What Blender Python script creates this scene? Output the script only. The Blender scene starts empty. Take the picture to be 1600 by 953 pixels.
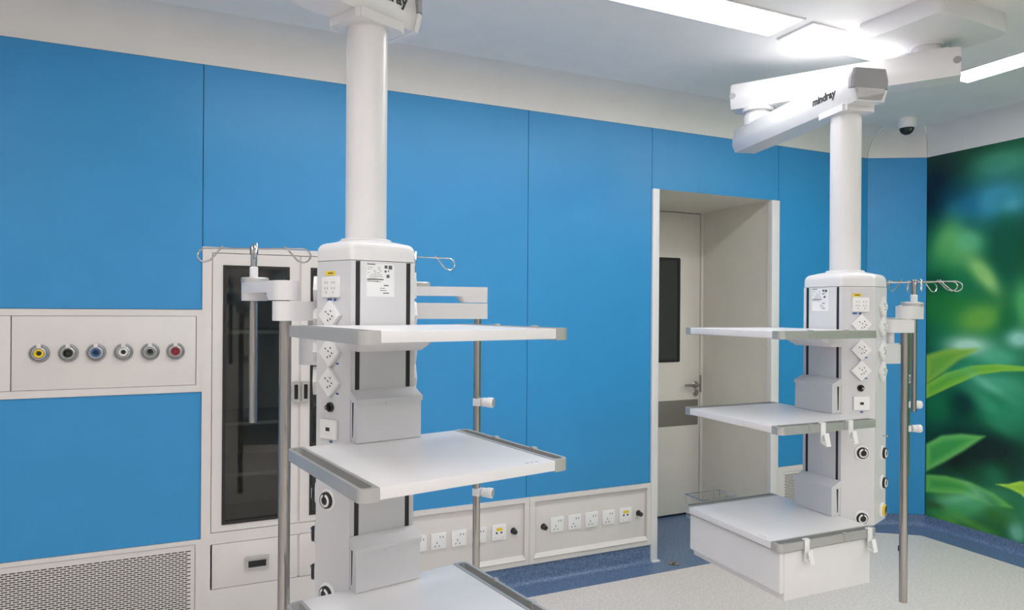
import bpy, bmesh, math, random
from mathutils import Vector, Matrix
from math import sin, cos, pi, radians
SC = bpy.context.scene
COL = SC.collection

# ------------------------------------------------------------------ camera
EYE, YAW, ROLL, FPX = 1.55, 0.423, 0.0067, 1053.0
fw = Vector((sin(YAW), cos(YAW), 0)); rt = Vector((cos(YAW), -sin(YAW), 0)); up = Vector((0, 0, 1))
rt, up = rt * cos(ROLL) + up * sin(ROLL), up * cos(ROLL) - rt * sin(ROLL)
cd = bpy.data.cameras.new('camera'); cam = bpy.data.objects.new('camera', cd); COL.objects.link(cam)
M = Matrix((rt, up, -fw)).transposed().to_4x4(); M.translation = (0, 0, EYE); cam.matrix_world = M
cd.sensor_width = 36; cd.lens = FPX / 1600 * 36; cd.shift_y = 7.7 / 1600; cd.clip_start = .05
SC.camera = cam

# ------------------------------------------------------------------ world, exposure
w = bpy.data.worlds.new('world'); SC.world = w; w.use_nodes = True
w.node_tree.nodes['Background'].inputs[0].default_value = (.8, .85, .9, 1)
w.node_tree.nodes['Background'].inputs[1].default_value = .3
LAMP = 7.0
SC.view_settings.view_transform = 'Standard'; SC.view_settings.look = 'None'
SC.view_settings.gamma = 1; SC.view_settings.exposure = 1.25
SC.view_settings.use_curve_mapping = False

# ------------------------------------------------------------------ materials
def lin(c): return c / 12.92 if c <= .04045 else ((c + .055) / 1.055) ** 2.4
def rgb(r, g, b): return (lin(r / 255), lin(g / 255), lin(b / 255), 1)
def mat(name, col, rough=.5, metal=0, bump=0, bscale=400, emit=0, var=.02, coat=0):
    m = bpy.data.materials.new(name); m.use_nodes = True; nt = m.node_tree; b = nt.nodes['Principled BSDF']
    b.inputs['Roughness'].default_value = rough; b.inputs['Metallic'].default_value = metal
    b.inputs['Coat Weight'].default_value = coat
    tc = nt.nodes.new('ShaderNodeTexCoord')
    n = nt.nodes.new('ShaderNodeTexNoise'); n.inputs['Scale'].default_value = 6; n.inputs['Detail'].default_value = 3
    nt.links.new(tc.outputs['Object'], n.inputs['Vector'])
    r = nt.nodes.new('ShaderNodeValToRGB')
    r.color_ramp.elements[0].position = .3; r.color_ramp.elements[1].position = .7
    r.color_ramp.elements[0].color = tuple(c * (1 - var) for c in col[:3]) + (1,)
    r.color_ramp.elements[1].color = tuple(min(1, c * (1 + var)) for c in col[:3]) + (1,)
    nt.links.new(n.outputs['Fac'], r.inputs['Fac']); nt.links.new(r.outputs['Color'], b.inputs['Base Color'])
    if bump:
        n2 = nt.nodes.new('ShaderNodeTexNoise'); n2.inputs['Scale'].default_value = bscale
        nt.links.new(tc.outputs['Object'], n2.inputs['Vector'])
        bp = nt.nodes.new('ShaderNodeBump'); bp.inputs['Strength'].default_value = bump; bp.inputs['Distance'].default_value = .001
        nt.links.new(n2.outputs['Fac'], bp.inputs['Height']); nt.links.new(bp.outputs['Normal'], b.inputs['Normal'])
    if emit:
        b.inputs['Emission Color'].default_value = col; b.inputs['Emission Strength'].default_value = emit
    return m
def brushed(name, col, rough, axis=(6, 6, .15), metal=.9):
    m = mat(name, col, rough, metal, var=.03); nt = m.node_tree; b = nt.nodes['Principled BSDF']
    tc = nt.nodes.new('ShaderNodeTexCoord'); mp = nt.nodes.new('ShaderNodeMapping'); mp.inputs['Scale'].default_value = axis
    n = nt.nodes.new('ShaderNodeTexNoise'); n.inputs['Scale'].default_value = 30
    mr = nt.nodes.new('ShaderNodeMapRange'); mr.inputs['To Min'].default_value = rough - .06; mr.inputs['To Max'].default_value = rough + .08
    nt.links.new(tc.outputs['Object'], mp.inputs[0]); nt.links.new(mp.outputs[0], n.inputs['Vector'])
    nt.links.new(n.outputs['Fac'], mr.inputs['Value']); nt.links.new(mr.outputs[0], b.inputs['Roughness'])
    return m
def speckle(name, base, dark, light, flecks, rough):
    m = bpy.data.materials.new(name); m.use_nodes = True; nt = m.node_tree; b = nt.nodes['Principled BSDF']
    b.inputs['Roughness'].default_value = rough
    tc = nt.nodes.new('ShaderNodeTexCoord')
    n = nt.nodes.new('ShaderNodeTexNoise'); n.inputs['Scale'].default_value = 70; n.inputs['Detail'].default_value = 4; n.inputs['Roughness'].default_value = .7
    nt.links.new(tc.outputs['Object'], n.inputs['Vector'])
    r = nt.nodes.new('ShaderNodeValToRGB'); r.color_ramp.elements[0].position = .38; r.color_ramp.elements[0].color = dark
    r.color_ramp.elements[1].position = .62; r.color_ramp.elements[1].color = base
    nt.links.new(n.outputs['Fac'], r.inputs['Fac'])
    v = nt.nodes.new('ShaderNodeTexVoronoi'); v.inputs['Scale'].default_value = 110; v.inputs['Randomness'].default_value = 1
    nt.links.new(tc.outputs['Object'], v.inputs['Vector'])
    r2 = nt.nodes.new('ShaderNodeValToRGB'); r2.color_ramp.elements[0].position = flecks; r2.color_ramp.elements[0].color = (1, 1, 1, 1)
    r2.color_ramp.elements[1].position = flecks + .08; r2.color_ramp.elements[1].color = (0, 0, 0, 1)
    nt.links.new(v.outputs['Distance'], r2.inputs['Fac'])
    mx = nt.nodes.new('ShaderNodeMixRGB'); mx.inputs['Color2'].default_value = light
    nt.links.new(r2.outputs['Color'], mx.inputs['Fac']); nt.links.new(r.outputs['Color'], mx.inputs['Color1'])
    nt.links.new(mx.outputs[0], b.inputs['Base Color'])
    return m
WHITE = mat('white_enamel', (.76, .75, .765, 1), .32)
WHITE2 = mat('white_plastic', (.84, .84, .85, 1), .3)
BODY = mat('body_enamel', (.66, .66, .685, 1), .38)
PANELW = mat('warm_white_panel', (.72, .69, .67, 1), .42)
CEIL = mat('ceiling_paint', (.86, .85, .845, 1), .6)
COVE = mat('cove_paint', (.76, .745, .73, 1), .55)
BLUE = mat('blue_wall_panel', (.030, .278, .60, 1), .42, bump=.05, bscale=900)
JOINT = mat('dark_joint', (.015, .06, .12, 1), .8)
ALC = mat('alcove_panel', (.72, .70, .635, 1), .5)
GAP = mat('dark_gap', (.05, .05, .045, 1), .9)
BLACK = mat('black_plastic', (.012, .012, .013, 1), .4)
DARK = mat('dark_grey_plastic', (.06, .06, .065, 1), .5)
BOXIN = mat('cabinet_interior', (.42, .42, .40, 1), .6)
ALU = brushed('brushed_aluminium', (.50, .50, .49, 1), .42, metal=.55)
STEEL = brushed('stainless_steel', (.42, .40, .385, 1), .17)
CHROME = mat('bright_steel', (.62, .61, .6, 1), .18, 1)
GREYM = mat('grey_metal', (.30, .31, .33, 1), .35, .85)
GREYC = mat('grey_cap', (.33, .33, .345, 1), .4)
KICK = mat('kick_plate', (.30, .29, .265, 1), .4, .7)
YEL = mat('yellow_label', (.85, .62, .03, 1), .5)
BLU = mat('blue_label', (.03, .12, .35, 1), .5)
STK = mat('sticker_white', (.86, .86, .87, 1), .5)
INK = mat('print_ink', (.03, .03, .035, 1), .6)
INK3 = mat('sticker_ink', (.10, .10, .11, 1), .6)
INK2 = mat('faint_print', (.35, .35, .37, 1), .6)
RED = mat('red_insert', (.3, .02, .05, 1), .4)
TEXTM = mat('lettering', (.035, .035, .04, 1), .5)
LIGHT = mat('light_diffuser', (1, .985, .97, 1), .5, emit=LAMP, var=0)
FLOOR = speckle('floor_vinyl', (.83, .765, .725, 1), (.68, .62, .59, 1), (.88, .84, .81, 1), .16, .42)
FBLUE = speckle('blue_vinyl', (.15, .23, .38, 1), (.08, .14, .26, 1), (.48, .56, .66, 1), .13, .34)
GLASS = bpy.data.materials.new('tinted_glass'); GLASS.use_nodes = True
nt = GLASS.node_tree; nt.nodes.remove(nt.nodes['Principled BSDF'])
tr = nt.nodes.new('ShaderNodeBsdfTransparent'); tr.inputs[0].default_value = (.66, .68, .67, 1)
gl = nt.nodes.new('ShaderNodeBsdfGlossy'); gl.inputs['Roughness'].default_value = .03; gl.inputs[0].default_value = (.9, .9, .9, 1)
fr = nt.nodes.new('ShaderNodeFresnel'); fr.inputs[0].default_value = 1.5
mxs = nt.nodes.new('ShaderNodeMixShader')
nt.links.new(fr.outputs[0], mxs.inputs[0]); nt.links.new(tr.outputs[0], mxs.inputs[1]); nt.links.new(gl.outputs[0], mxs.inputs[2])
nt.links.new(mxs.outputs[0], nt.nodes['Material Output'].inputs[0])
DOORGLASS = mat('door_glass', (.035, .04, .04, 1), .12)

# ------------------------------------------------------------------ mesh helpers
class MB:
    def __init__(s): s.bm = bmesh.new()
    def _fin(s, vs, X):
        if X is not None: bmesh.ops.transform(s.bm, matrix=X, verts=vs)
    def box(s, x0, x1, y0, y1, z0, z1, bev=0, seg=2, X=None):
        r = bmesh.ops.create_cube(s.bm, size=1)['verts']
        for v in r:
            v.co = Vector(((x0 + x1) / 2 + v.co.x * (x1 - x0), (y0 + y1) / 2 + v.co.y * (y1 - y0), (z0 + z1) / 2 + v.co.z * (z1 - z0)))
        if X is not None: s._fin(r, X)
        if bev:
            es = list({e for v in r for e in v.link_edges})
            bmesh.ops.bevel(s.bm, geom=es, offset=bev, segments=seg, affect='EDGES', profile=.6)
        return s
    def prism(s, poly, z0, z1, bev=0, seg=2, X=None, vbev=0, top=None):
        n = len(poly); t = top or poly
        a = [s.bm.verts.new((p[0], p[1], z0)) for p in poly]; b = [s.bm.verts.new((p[0], p[1], z1)) for p in t]
        s.bm.faces.new(a[::-1]); s.bm.faces.new(b)
        for i in range(n): s.bm.faces.new((a[i], a[(i + 1) % n], b[(i + 1) % n], b[i]))
        s._fin(a + b, X)
        if vbev:
            es = [e for i in range(n) for e in a[i].link_edges if e.other_vert(a[i]) is b[i]]
            bmesh.ops.bevel(s.bm, geom=es, offset=vbev, segments=3, affect='EDGES')
        if bev:
            es = [e for e in s.bm.edges if all(v.is_valid for v in e.verts) and abs(e.verts[0].co.z - z1) < 1e-6 and abs(e.verts[1].co.z - z1) < 1e-6 and not e.is_boundary]
            bmesh.ops.bevel(s.bm, geom=es, offset=bev, segments=seg, affect='EDGES')
        return s
    def loft(s, rings, cap=True, closed=True):
        R = [[s.bm.verts.new(p) for p in r] for r in rings]; n = len(R[0])
        for a, b in zip(R, R[1:]):
            for i in range(n if closed else n - 1):
                s.bm.faces.new((a[i], a[(i + 1) % n], b[(i + 1) % n], b[i]))
        if cap: s.bm.faces.new(R[0][::-1]); s.bm.faces.new(R[-1])
        return s
    def tube(s, pts, r, seg=10, cap=True):
        P = [Vector(p) for p in pts]; rings = []; prev = None
        for i, p in enumerate(P):
            t = (P[min(i + 1, len(P) - 1)] - P[max(i - 1, 0)]).normalized()
            if prev is None:
                a = t.orthogonal().normalized()
            else:
                a = (prev - t * prev.dot(t)).normalized()
            prev = a; b = t.cross(a)
            rr = r[i] if isinstance(r, (list, tuple)) else r
            rings.append([p + (a * cos(2 * pi * k / seg) + b * sin(2 * pi * k / seg)) * rr for k in range(seg)])
        return s.loft(rings, cap)
    def lathe(s, prof, seg=32, X=None):   # profile (r, z) around local z
        rings = []
        vs = []
        for r, z in prof:
            ring = [s.bm.verts.new((max(r, 1e-5) * cos(2 * pi * k / seg), max(r, 1e-5) * sin(2 * pi * k / seg), z)) for k in range(seg)]
            rings.append(ring); vs += ring
        for a, b in zip(rings, rings[1:]):
            for i in range(seg): s.bm.faces.new((a[i], a[(i + 1) % seg], b[(i + 1) % seg], b[i]))
        s.bm.faces.new(rings[0][::-1]); s.bm.faces.new(rings[-1])
        s._fin(vs, X); return s
    def ring(s, outer, inner, z0, z1):
        o0 = [s.bm.verts.new((x, y, z0)) for x, y in outer]; o1 = [s.bm.verts.new((x, y, z1)) for x, y in outer]
        i0 = [s.bm.verts.new((x, y, z0)) for x, y in inner]; i1 = [s.bm.verts.new((x, y, z1)) for x, y in inner]
        n = len(outer)
        for k in range(n):
            j = (k + 1) % n
            s.bm.faces.new((o0[k], o0[j], o1[j], o1[k])); s.bm.faces.new((i0[j], i0[k], i1[k], i1[j]))
            s.bm.faces.new((o1[k], o1[j], i1[j], i1[k])); s.bm.faces.new((o0[j], o0[k], i0[k], i0[j]))
        return s
    def quad(s, *p):
        s.bm.faces.new([s.bm.verts.new(q) for q in p]); return s
    def obj(s, name, m, parent=None, loc=None, rz=0, sharp=32):
        bmesh.ops.recalc_face_normals(s.bm, faces=s.bm.faces)
        me = bpy.data.meshes.new(name); s.bm.to_mesh(me); s.bm.free()
        me.materials.append(m)
        for p in me.polygons: p.use_smooth = True
        me.set_sharp_from_angle(angle=radians(sharp))
        o = bpy.data.objects.new(name, me); COL.objects.link(o)
        if parent: o.parent = parent
        if loc: o.location = loc
        if rz: o.rotation_euler = (0, 0, rz)
        return o
def inst(o, parent, loc=None, rz=0):
    c = o.copy(); COL.objects.link(c); c.parent = parent
    c.location = loc if loc else (0, 0, 0); c.rotation_euler = (0, 0, rz); return c
def copy_tree(o, parent=None):
    kids = list(o.children); c = o.copy(); COL.objects.link(c); c.parent = parent
    for k in kids: copy_tree(k, c)
    return c
def empty(name, loc=(0, 0, 0), rz=0):
    o = bpy.data.objects.new(name, None); COL.objects.link(o); o.location = loc; o.rotation_euler = (0, 0, rz); o.empty_display_size = .1
    return o
def tag(o, label=None, cat=None, group=None, kind=None):
    if label: o['label'] = label
    if cat: o['category'] = cat
    if group: o['group'] = group
    if kind: o['kind'] = kind
    return o
def S(o): o['kind'] = 'structure'; return o
def rrect(x0, x1, y0, y1, r, n=5):
    pts = []
    for cx, cy, a in ((x1 - r, y1 - r, 0), (x0 + r, y1 - r, 90), (x0 + r, y0 + r, 180), (x1 - r, y0 + r, 270)):
        for k in range(n + 1):
            t = radians(a + 90 * k / n); pts.append((cx + r * cos(t), cy + r * sin(t)))
    return pts
FRONT = Matrix.Rotation(radians(90), 4, 'X')      # local z axis -> -y (out of a wall facing the room)
def poly_y(poly, y0, y1):                          # (x,z) polygon extruded in y, as rings
    return [[(x, y0, z) for x, z in poly], [(x, y1, z) for x, z in poly]]
def text(body, size, mtl, name, parent, bold=.0, align='CENTER'):
    cu = bpy.data.curves.new(name, 'FONT'); cu.body = body; cu.size = size; cu.extrude = .0006; cu.offset = bold; cu.align_x = align; cu.resolution_u = 3
    to = bpy.data.objects.new('tmp', cu); COL.objects.link(to)
    dg = bpy.context.evaluated_depsgraph_get(); me = bpy.data.meshes.new_from_object(to.evaluated_get(dg))
    bpy.data.objects.remove(to); me.transform(FRONT); me.materials.clear(); me.materials.append(mtl)
    o = bpy.data.objects.new(name, me); COL.objects.link(o); o.parent = parent
    return o

# ------------------------------------------------------------------ room shell
WY = 3.4386; ZT = 2.6793; ZC = 2.86; RC = ZC - ZT
CX, MX, MY = 4.4005, 4.7618, 3.2344
XL, YF = -2.3, -2.9
JX0, JX1, JX2, JX3, DZ = 2.490, 2.538, 3.468, 3.530, 2.304    # door jambs
AY = 4.14
path = [(XL, WY), (CX, WY), (MX, MY), (MX, YF)]
def offs(p, d):            # inward offset of the wall line
    out = []
    for i, q in enumerate(p):
        q = Vector(q); ns = []
        for a, b in ((i - 1, i), (i, i + 1)):
            if 0 <= a and b < len(p):
                t = (Vector(p[b]) - Vector(p[a])).normalized(); ns.append(Vector((t.y, -t.x)))
        n = sum(ns, Vector((0, 0))).normalized(); out.append(q + n * (d / n.dot(ns[0])))
    return out
# floor: pale field + blue border
fb = [(XL, WY - .1655), (4.335, WY - .1655 - .0), (4.525, 3.13), (4.54, YF)]
f = MB(); f.bm.faces.new([f.bm.verts.new((x, y, 0)) for x, y in [(XL, 3.273), (4.29, 3.273), (4.53, 3.10), (4.54, YF), (XL, YF)]]); S(f.obj('floor', FLOOR))
f = MB()
f.quad((XL, 3.273, 0), (4.29, 3.273, 0), (CX, WY, 0), (XL, WY, 0)).quad((4.29, 3.273, 0), (4.53, 3.10, 0), (MX, MY, 0), (CX, WY, 0)).quad((4.53, 3.10, 0), (4.54, YF, 0), (MX, YF, 0), (MX, MY, 0))
f.quad((JX1 - .02, WY, 0), (JX3, WY, 0), (JX3, AY + .05, 0), (JX1 - .02, AY + .05, 0))
S(f.obj('floor_border', FBLUE))
# ceiling
ci = offs(path, RC)
c = MB(); c.bm.faces.new([c.bm.verts.new((p[0], p[1], ZC)) for p in ci + [Vector((XL, YF))]])
S(c.obj('ceiling', CEIL))
# coving, one trim per wall run
for k in range(3):
    rings = []
    for j in range(13):
        t = pi / 2 * j / 12; o_ = offs(path, RC * (1 - cos(t)) + (.0008 if j else 0))
        g_ = .0012
        a, b = Vector(o_[k]), Vector(o_[k + 1]); d = (b - a).normalized() * g_
        a, b = a + d, b - d
        rings.append([(a.x, a.y, ZT + RC * sin(t)), (b.x, b.y, ZT + RC * sin(t))])
    m_ = MB(); m_.loft(rings, cap=False, closed=False); S(m_.obj('trim_%d' % (k + 1), COVE))
# back wall backing with openings, then lifted panels
wb = MB()
for x0, x1, z0, z1 in ((XL, .0, 0, ZT), (0, .82, 0, .23), (0, .82, 1.82, ZT), (.82, 2.5, 0, ZT), (2.5, 3.52, DZ + .005, ZT), (3.52, CX, 0, ZT)):
    wb.box(x0, x1, WY + .016, WY + .08, z0, z1)
wb.box(XL, CX, WY + .016, WY + .08, ZT, ZC)
wall_back = S(wb.obj('wall_back', JOINT))
G = .0016
def panel(parent, poly, name='wall_panel', m=BLUE, y=WY):
    b = MB(); b.loft(poly_y(poly, y, y + .016)); o = b.obj(name, m, parent); return o
def R(x0, x1, z0, z1, g=G): return [(x0 + g, z0 + g), (x1 - g, z0 + g), (x1 - g, z1 - g), (x0 + g, z1 - g)]
S0, S1 = -.027, 1.6435
panel(wall_back, R(XL, S0, 1.5415, ZT)); panel(wall_back, R(XL, S0, .478, 1.162))
panel(wall_back, [(S0 + G, 1.834), (.842, 1.834), (.842, .4905), (S1 - G, .4905), (S1 - G, ZT - G), (S0 + G, ZT - G)])
panel(wall_back, R(S1, JX0, .4905, ZT)); panel(wall_back, R(JX0, JX3, DZ, ZT)); panel(wall_back, R(JX3, CX, .4905, ZT))
# corner wall (45 degree piece)
cv = Vector((MX - CX, MY - WY, 0)); cl = cv.length; ca = math.atan2(cv.y, cv.x)
b = MB(); b.box(0, cl, .014, .05, 0, ZC); wc = S(b.obj('wall_corner', JOINT, None, (CX, WY, 0), ca))
panel(wc, R(0, cl, .079, ZT), y=0)
b = MB(); b.box(MX + .016, MX + .06, YF, MY + .02, 0, ZC); S(b.obj('wall_right', JOINT))
b = MB(); b.box(XL - .05, XL, YF, WY + .08, 0, ZC); S(b.obj('wall_left', PANELW))
b = MB(); b.box(XL, MX, YF - .05, YF, 0, ZC); S(b.obj('wall_front', PANELW))
# skirting with coved foot
def skirt(name, a, b, h, X=None):
    a, b = Vector(a), Vector(b); t = (b - a).normalized(); n = Vector((t.y, -t.x))
    prof = [(-.012, h), (.003, h), (.003, .035)] + [(.003 + .03 * (1 - cos(q)), .035 - .033 * sin(q)) for q in [pi / 2 * k / 6 for k in range(1, 7)]] + [(.034, .0005), (-.012, .0005)]
    m_ = MB(); m_.loft([[(p.x + n.x * d, p.y + n.y * d, z) for d, z in prof] for p in (a, b)])
    return S(m_.obj(name, FBLUE))
skirt('baseboard_back', (XL, WY), (-.027, WY), .112)
skirt('baseboard_back', (.842, WY), (JX0 - .001, WY), .112)
skirt('baseboard_back', (JX3 + .001, WY), (CX + .004, WY), .1)
skirt('baseboard_corner', (CX, WY), (MX, MY), .079)
skirt('baseboard_right', (MX, MY + .012), (MX, YF), .077)
# door alcove
al = MB()
al.box(JX3 - .062, JX3 - .0, WY + .01, AY, 0, DZ + .04).box(JX1 - .04, JX1 - .004, WY + .01, AY, 0, DZ + .04).box(JX1 - .04, JX3, WY + .004, AY, DZ, DZ + .04)
S(al.obj('wall_alcove', ALC))
al = MB(); al.box(JX1 - .04, JX3, AY + .03, AY + .06, 0, DZ + .04); S(al.obj('wall_alcove_back', GAP))
for k, (a, b_) in enumerate(((JX0, JX1), (JX2 - .006, JX3))):
    t = MB(); t.box(a, b_, WY - .014, WY + .03, .0, DZ, .003)
    if k == 0: t.box(a - .0, b_ + .012, WY - .026, WY + .02, .001, .012, .002)
    S(t.obj('trim_%d' % (4 + k), WHITE))
# door leaf, facing the room at the back of the alcove
door = S(MB().box(JX1, 3.452, AY - .004, AY + .028, .012, DZ - .009).obj('door_1', GAP))
b = MB(); b.box(3.444, 3.468, AY - .02, AY, 0, DZ, .002).box(JX1, 3.444, AY - .02, AY, DZ - .006, DZ, .001); b.obj('door_frame', ALC, door)
b = MB(); b.box(JX1 + .004, 3.440, AY - .012, AY - .003, .018, DZ - .012, .002); leaf = b.obj('door_leaf', ALC, door)
b = MB(); b.ring(rrect(2.93, 3.250, 1.166, 1.950, .012), rrect(2.955, 3.228, 1.186, 1.930, .006), 0, .006)
bmesh.ops.transform(b.bm, matrix=Matrix.Translation((0, AY - .012, 0)) @ FRONT, verts=b.bm.verts); b.obj('window_frame', BLACK, door)
b = MB(); b.box(2.94, 3.24, AY - .0145, AY - .012, 1.175, 1.94); b.obj('window_pane', DOORGLASS, door)
b = MB(); b.box(JX1 + .01, 3.426, AY - .0145, AY - .012, .682, .876, .0005); b.obj('kick_plate', KICK, door)
b = MB()
X = Matrix.Translation((3.40, AY - .012, .987)) @ FRONT
b.lathe([(.027, 0), (.027, .006), (.024, .009), (.010, .010), (.010, .045)], 24, X)
b.tube([(3.40, AY - .052, .987), (3.37, AY - .058, .988), (3.28, AY - .058, .990), (3.27, AY - .05, .990)], .009)
b.obj('door_handle', STEEL, door)
b = MB(); b.lathe([(.027, 0), (.027, .006), (.020, .010), (.012, .010), (.012, .018), (.004, .018)], 24, Matrix.Translation((3.40, AY - .012, .926)) @ FRONT); b.obj('lock_rosette', STEEL, door)
b = MB(); b.box(3.441, 3.447, AY - .028, AY - .01, .93, 1.06, .001); b.obj('hinge', STEEL, door)

# ------------------------------------------------------------------ ceiling lights
def ceiling_light(x0, x1, y0, y1, label):
    r = empty('ceiling_light', ((x0 + x1) / 2, (y0 + y1) / 2, ZC)); hx, hy = (x1 - x0) / 2, (y1 - y0) / 2
    b = MB(); b.ring(rrect(-hx, hx, -hy, hy, .004, 2), rrect(-hx + .016, hx - .016, -hy + .008, hy - .008, .003, 2), -.008, .002); b.obj('frame', WHITE, r)
    b = MB(); b.box(-hx + .015, hx - .015, -hy + .007, hy - .007, -.004, .001); b.obj('diffuser', LIGHT, r)
    tag(r, label, 'ceiling light', 'recessed light panels in the ceiling')
ceiling_light(1.17, 2.425, 2.205, 2.42, 'long ceiling light panel at top centre, cut by the frame edge')
ceiling_light(2.475, 3.42, 2.215, 2.43, 'ceiling light panel between the round arm hub and the long panel, behind the arm')
ceiling_light(3.69, 3.925, 1.10, 2.43, 'ceiling light panel at far right, seen beyond the arm end')
for q in ((.4, 1.6, -1.9, -1.6), (1.9, 3.1, -1.9, -1.6), (-1.5, -.3, -1.9, -1.6), (-1.9, -1.6, .4, 1.6), (-.10, 1.12, 2.205, 2.42), (3.69, 3.925, -.2, 1.05), (1.17, 2.425, -.7, -.49), (-.10, 1.12, -.7, -.49), (-.35, -.13, .1, 1.3), (2.475, 3.66, -.7, -.49)):  # outermost back and left panels are added fill lights; others continue the ring
    ceiling_light(*q, 'unseen ceiling light panel among the ring lights and added fill lights')

# ------------------------------------------------------------------ gas outlet panel on the left
gp = empty('service_panel', (-.8, WY, 1.162))
def lb(root): return root.location.x, root.location.y, root.location.z
def frame_xz(b, x0, x1, z0, z1, i0, i1, k0, k1, y0, y1):
    b.box(x0, i0, y0, y1, z0, z1).box(i1, x1, y0, y1, z0, z1).box(i0, i1, y0, y1, z0, k0).box(i0, i1, y0, y1, k1, z1); return b
ox, oy, oz = lb(gp)
b = MB(); frame_xz(b, -1.9 - ox, S0 - ox, 0, .379, -1.86 - ox, -.0505 - ox, .032, .350, -.006, .016); b.obj('frame', PANELW, gp)
b = MB(); b.box(-.752 - ox, -.053 - ox, -.004, .014, .0335, .3485, .001); b.obj('cover_plate', PANELW, gp)
b = MB(); b.box(-1.858 - ox, -.756 - ox, -.004, .014, .0335, .3485, .001); b.obj('cover_plate', PANELW, gp)
b = MB(); b.box(-1.87 - ox, -.045 - ox, .010, .0158, .03, .352); b.obj('back_tray', DARK, gp)
tag(gp, 'white wall panel on the left holding a row of round gas outlets', 'wall panel')
OUT = [(-.654, YEL, 'yellow'), (-.550, BLACK, 'dark blue'), (-.447, BLU, 'blue'), (-.343, BLACK, 'black and white'), (-.238, GREYM, 'plain grey'), (-.136, RED, 'dark red')]
nth = ['leftmost', 'second from left', 'third from left', 'fourth from left', 'fifth from left', 'rightmost']
for i, (x, mm, cn) in enumerate(OUT):
    g_ = empty('gas_outlet', (x, WY - .004, 1.352))
    b = MB(); X = FRONT
    b.lathe([(.037, 0), (.038, .006), (.036, .012), (.031, .013), (.030, .009), (.029, .009)], 40, X); b.obj('flange', GREYM, g_)
    b = MB(); b.lathe([(.029, .006), (.027, .015), (.021, .018), (.020, .014), (.0185, .014), (.0185, .004)], 32, X); b.obj('collar_ring', ALU, g_)
    b = MB(); b.lathe([(.0185, .008), (.0175, .019), (.0135, .020), (.0105, .016), (.0095, .013), (.0095, .006)], 32, X)
    b.obj('insert', mm if i != 3 else WHITE2, g_)
    b = MB(); b.lathe([(.0095, .004), (.0085, .0125), (.002, .0125)], 20, X); b.obj('bore', BLACK if i != 5 else RED, g_)
    b = MB(); b.box(-.008, .008, -.021, -.008, .022, .040, .0015); b.obj('release_notch', PANELW, g_)
    tag(g_, '%s round gas outlet with %s centre on the wall' % (nth[i], cn), 'gas outlet', 'round gas outlets on the left wall panel')

# ------------------------------------------------------------------ perforated grilles
def grille(x0, x1, z1, px0, px1, pz0, pz1, label, pitch=.0277, row=.0094, zf=.112):
    r = empty('return_air_grille', (x0, WY, zf))
    b = MB(); frame_xz(b, 0, x1 - x0, 0, z1 - zf, (px0 - .018) - x0, (px1 + .018) - x0, pz0 - .018 - zf, pz1 + .018 - zf, -.006, .016)
    b.obj('frame', PANELW, r)
    b = MB(); X0, X1, Z0, Z1 = px0 - .016 - x0, px1 + .016 - x0, pz0 - .016 - zf, pz1 + .016 - zf
    hh = row * .50; n = int((pz1 - pz0) / row); y = -.003
    def q(a, c, e, g): b.quad((a, y, e), (c, y, e), (c, y, g), (a, y, g))
    a0, a1 = px0 - x0, px1 - x0; zb = pz0 - zf
    q(X0, X1, Z0, zb)
    for k in range(n):
        zz = zb + k * row
        q(X0, X1, zz, zz + row - hh)
        x = a0 + (0 if k % 2 else pitch * .5); last = X0
        while x + pitch * .81 <= a1 + .002:
            q(last, x, zz + row - hh, zz + row); last = x + pitch * .81; x += pitch
        q(last, X1, zz + row - hh, zz + row)
    q(X0, X1, zb + n * row, Z1)
    b.obj('perforated_plate', PANELW, r)
    b = MB(); b.box(X0 - .001, X1 + .001, .010, .0158, Z0, Z1); b.obj('back_tray', GAP, r)
    tag(r, label, 'air grille')
grille(-1.9, S0, .478, -1.85, -.067, .14, .440, 'white perforated air grille low on the left wall under the blue panel')
grille(JX3, CX, .4905, 3.60, 4.33, .14, .436, 'white perforated air grille low on the wall behind the right pendant', pitch=.0165, row=.0105)

# ------------------------------------------------------------------ storage cabinet set in the wall
cb = empty('storage_cabinet', (S0, WY, 0))
b = MB(); o = -S0
xs = [0, .014 - S0, .404 - S0, .410 - S0, .800 - S0, .842 - S0]
CH = 1.834
b.box(0, xs[1], -.008, .016, .002, CH).box(xs[4], xs[5], -.008, .016, .002, CH).box(xs[1], xs[4], -.008, .016, 1.808, CH)
b.box(xs[1], xs[4], -.008, .016, .448, .500).box(xs[1], xs[4], -.008, .016, .002, .236)
b.box(xs[2] - .004, xs[3] + .004, .002, .016, .24, 1.806); b.obj('carcass_frame', PANELW, cb)
b = MB(); b.box(.03, .84, .50, .52, .23, 1.82).box(.02, .035, .012, .52, .23, 1.82).box(.835, .85, .012, .52, .23, 1.82).box(.03, .84, .02, .52, 1.81, 1.825).box(.03, .84, .02, .52, .46, .49).box(.03, .84, .02, .5, .225, .235)
b.obj('interior', BOXIN, cb)
for z in (1.425, .985, .74):
    b = MB(); b.box(.036, .834, .05, .5, z, z + .018, .002); b.obj('shelf', BOXIN, cb)
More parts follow.
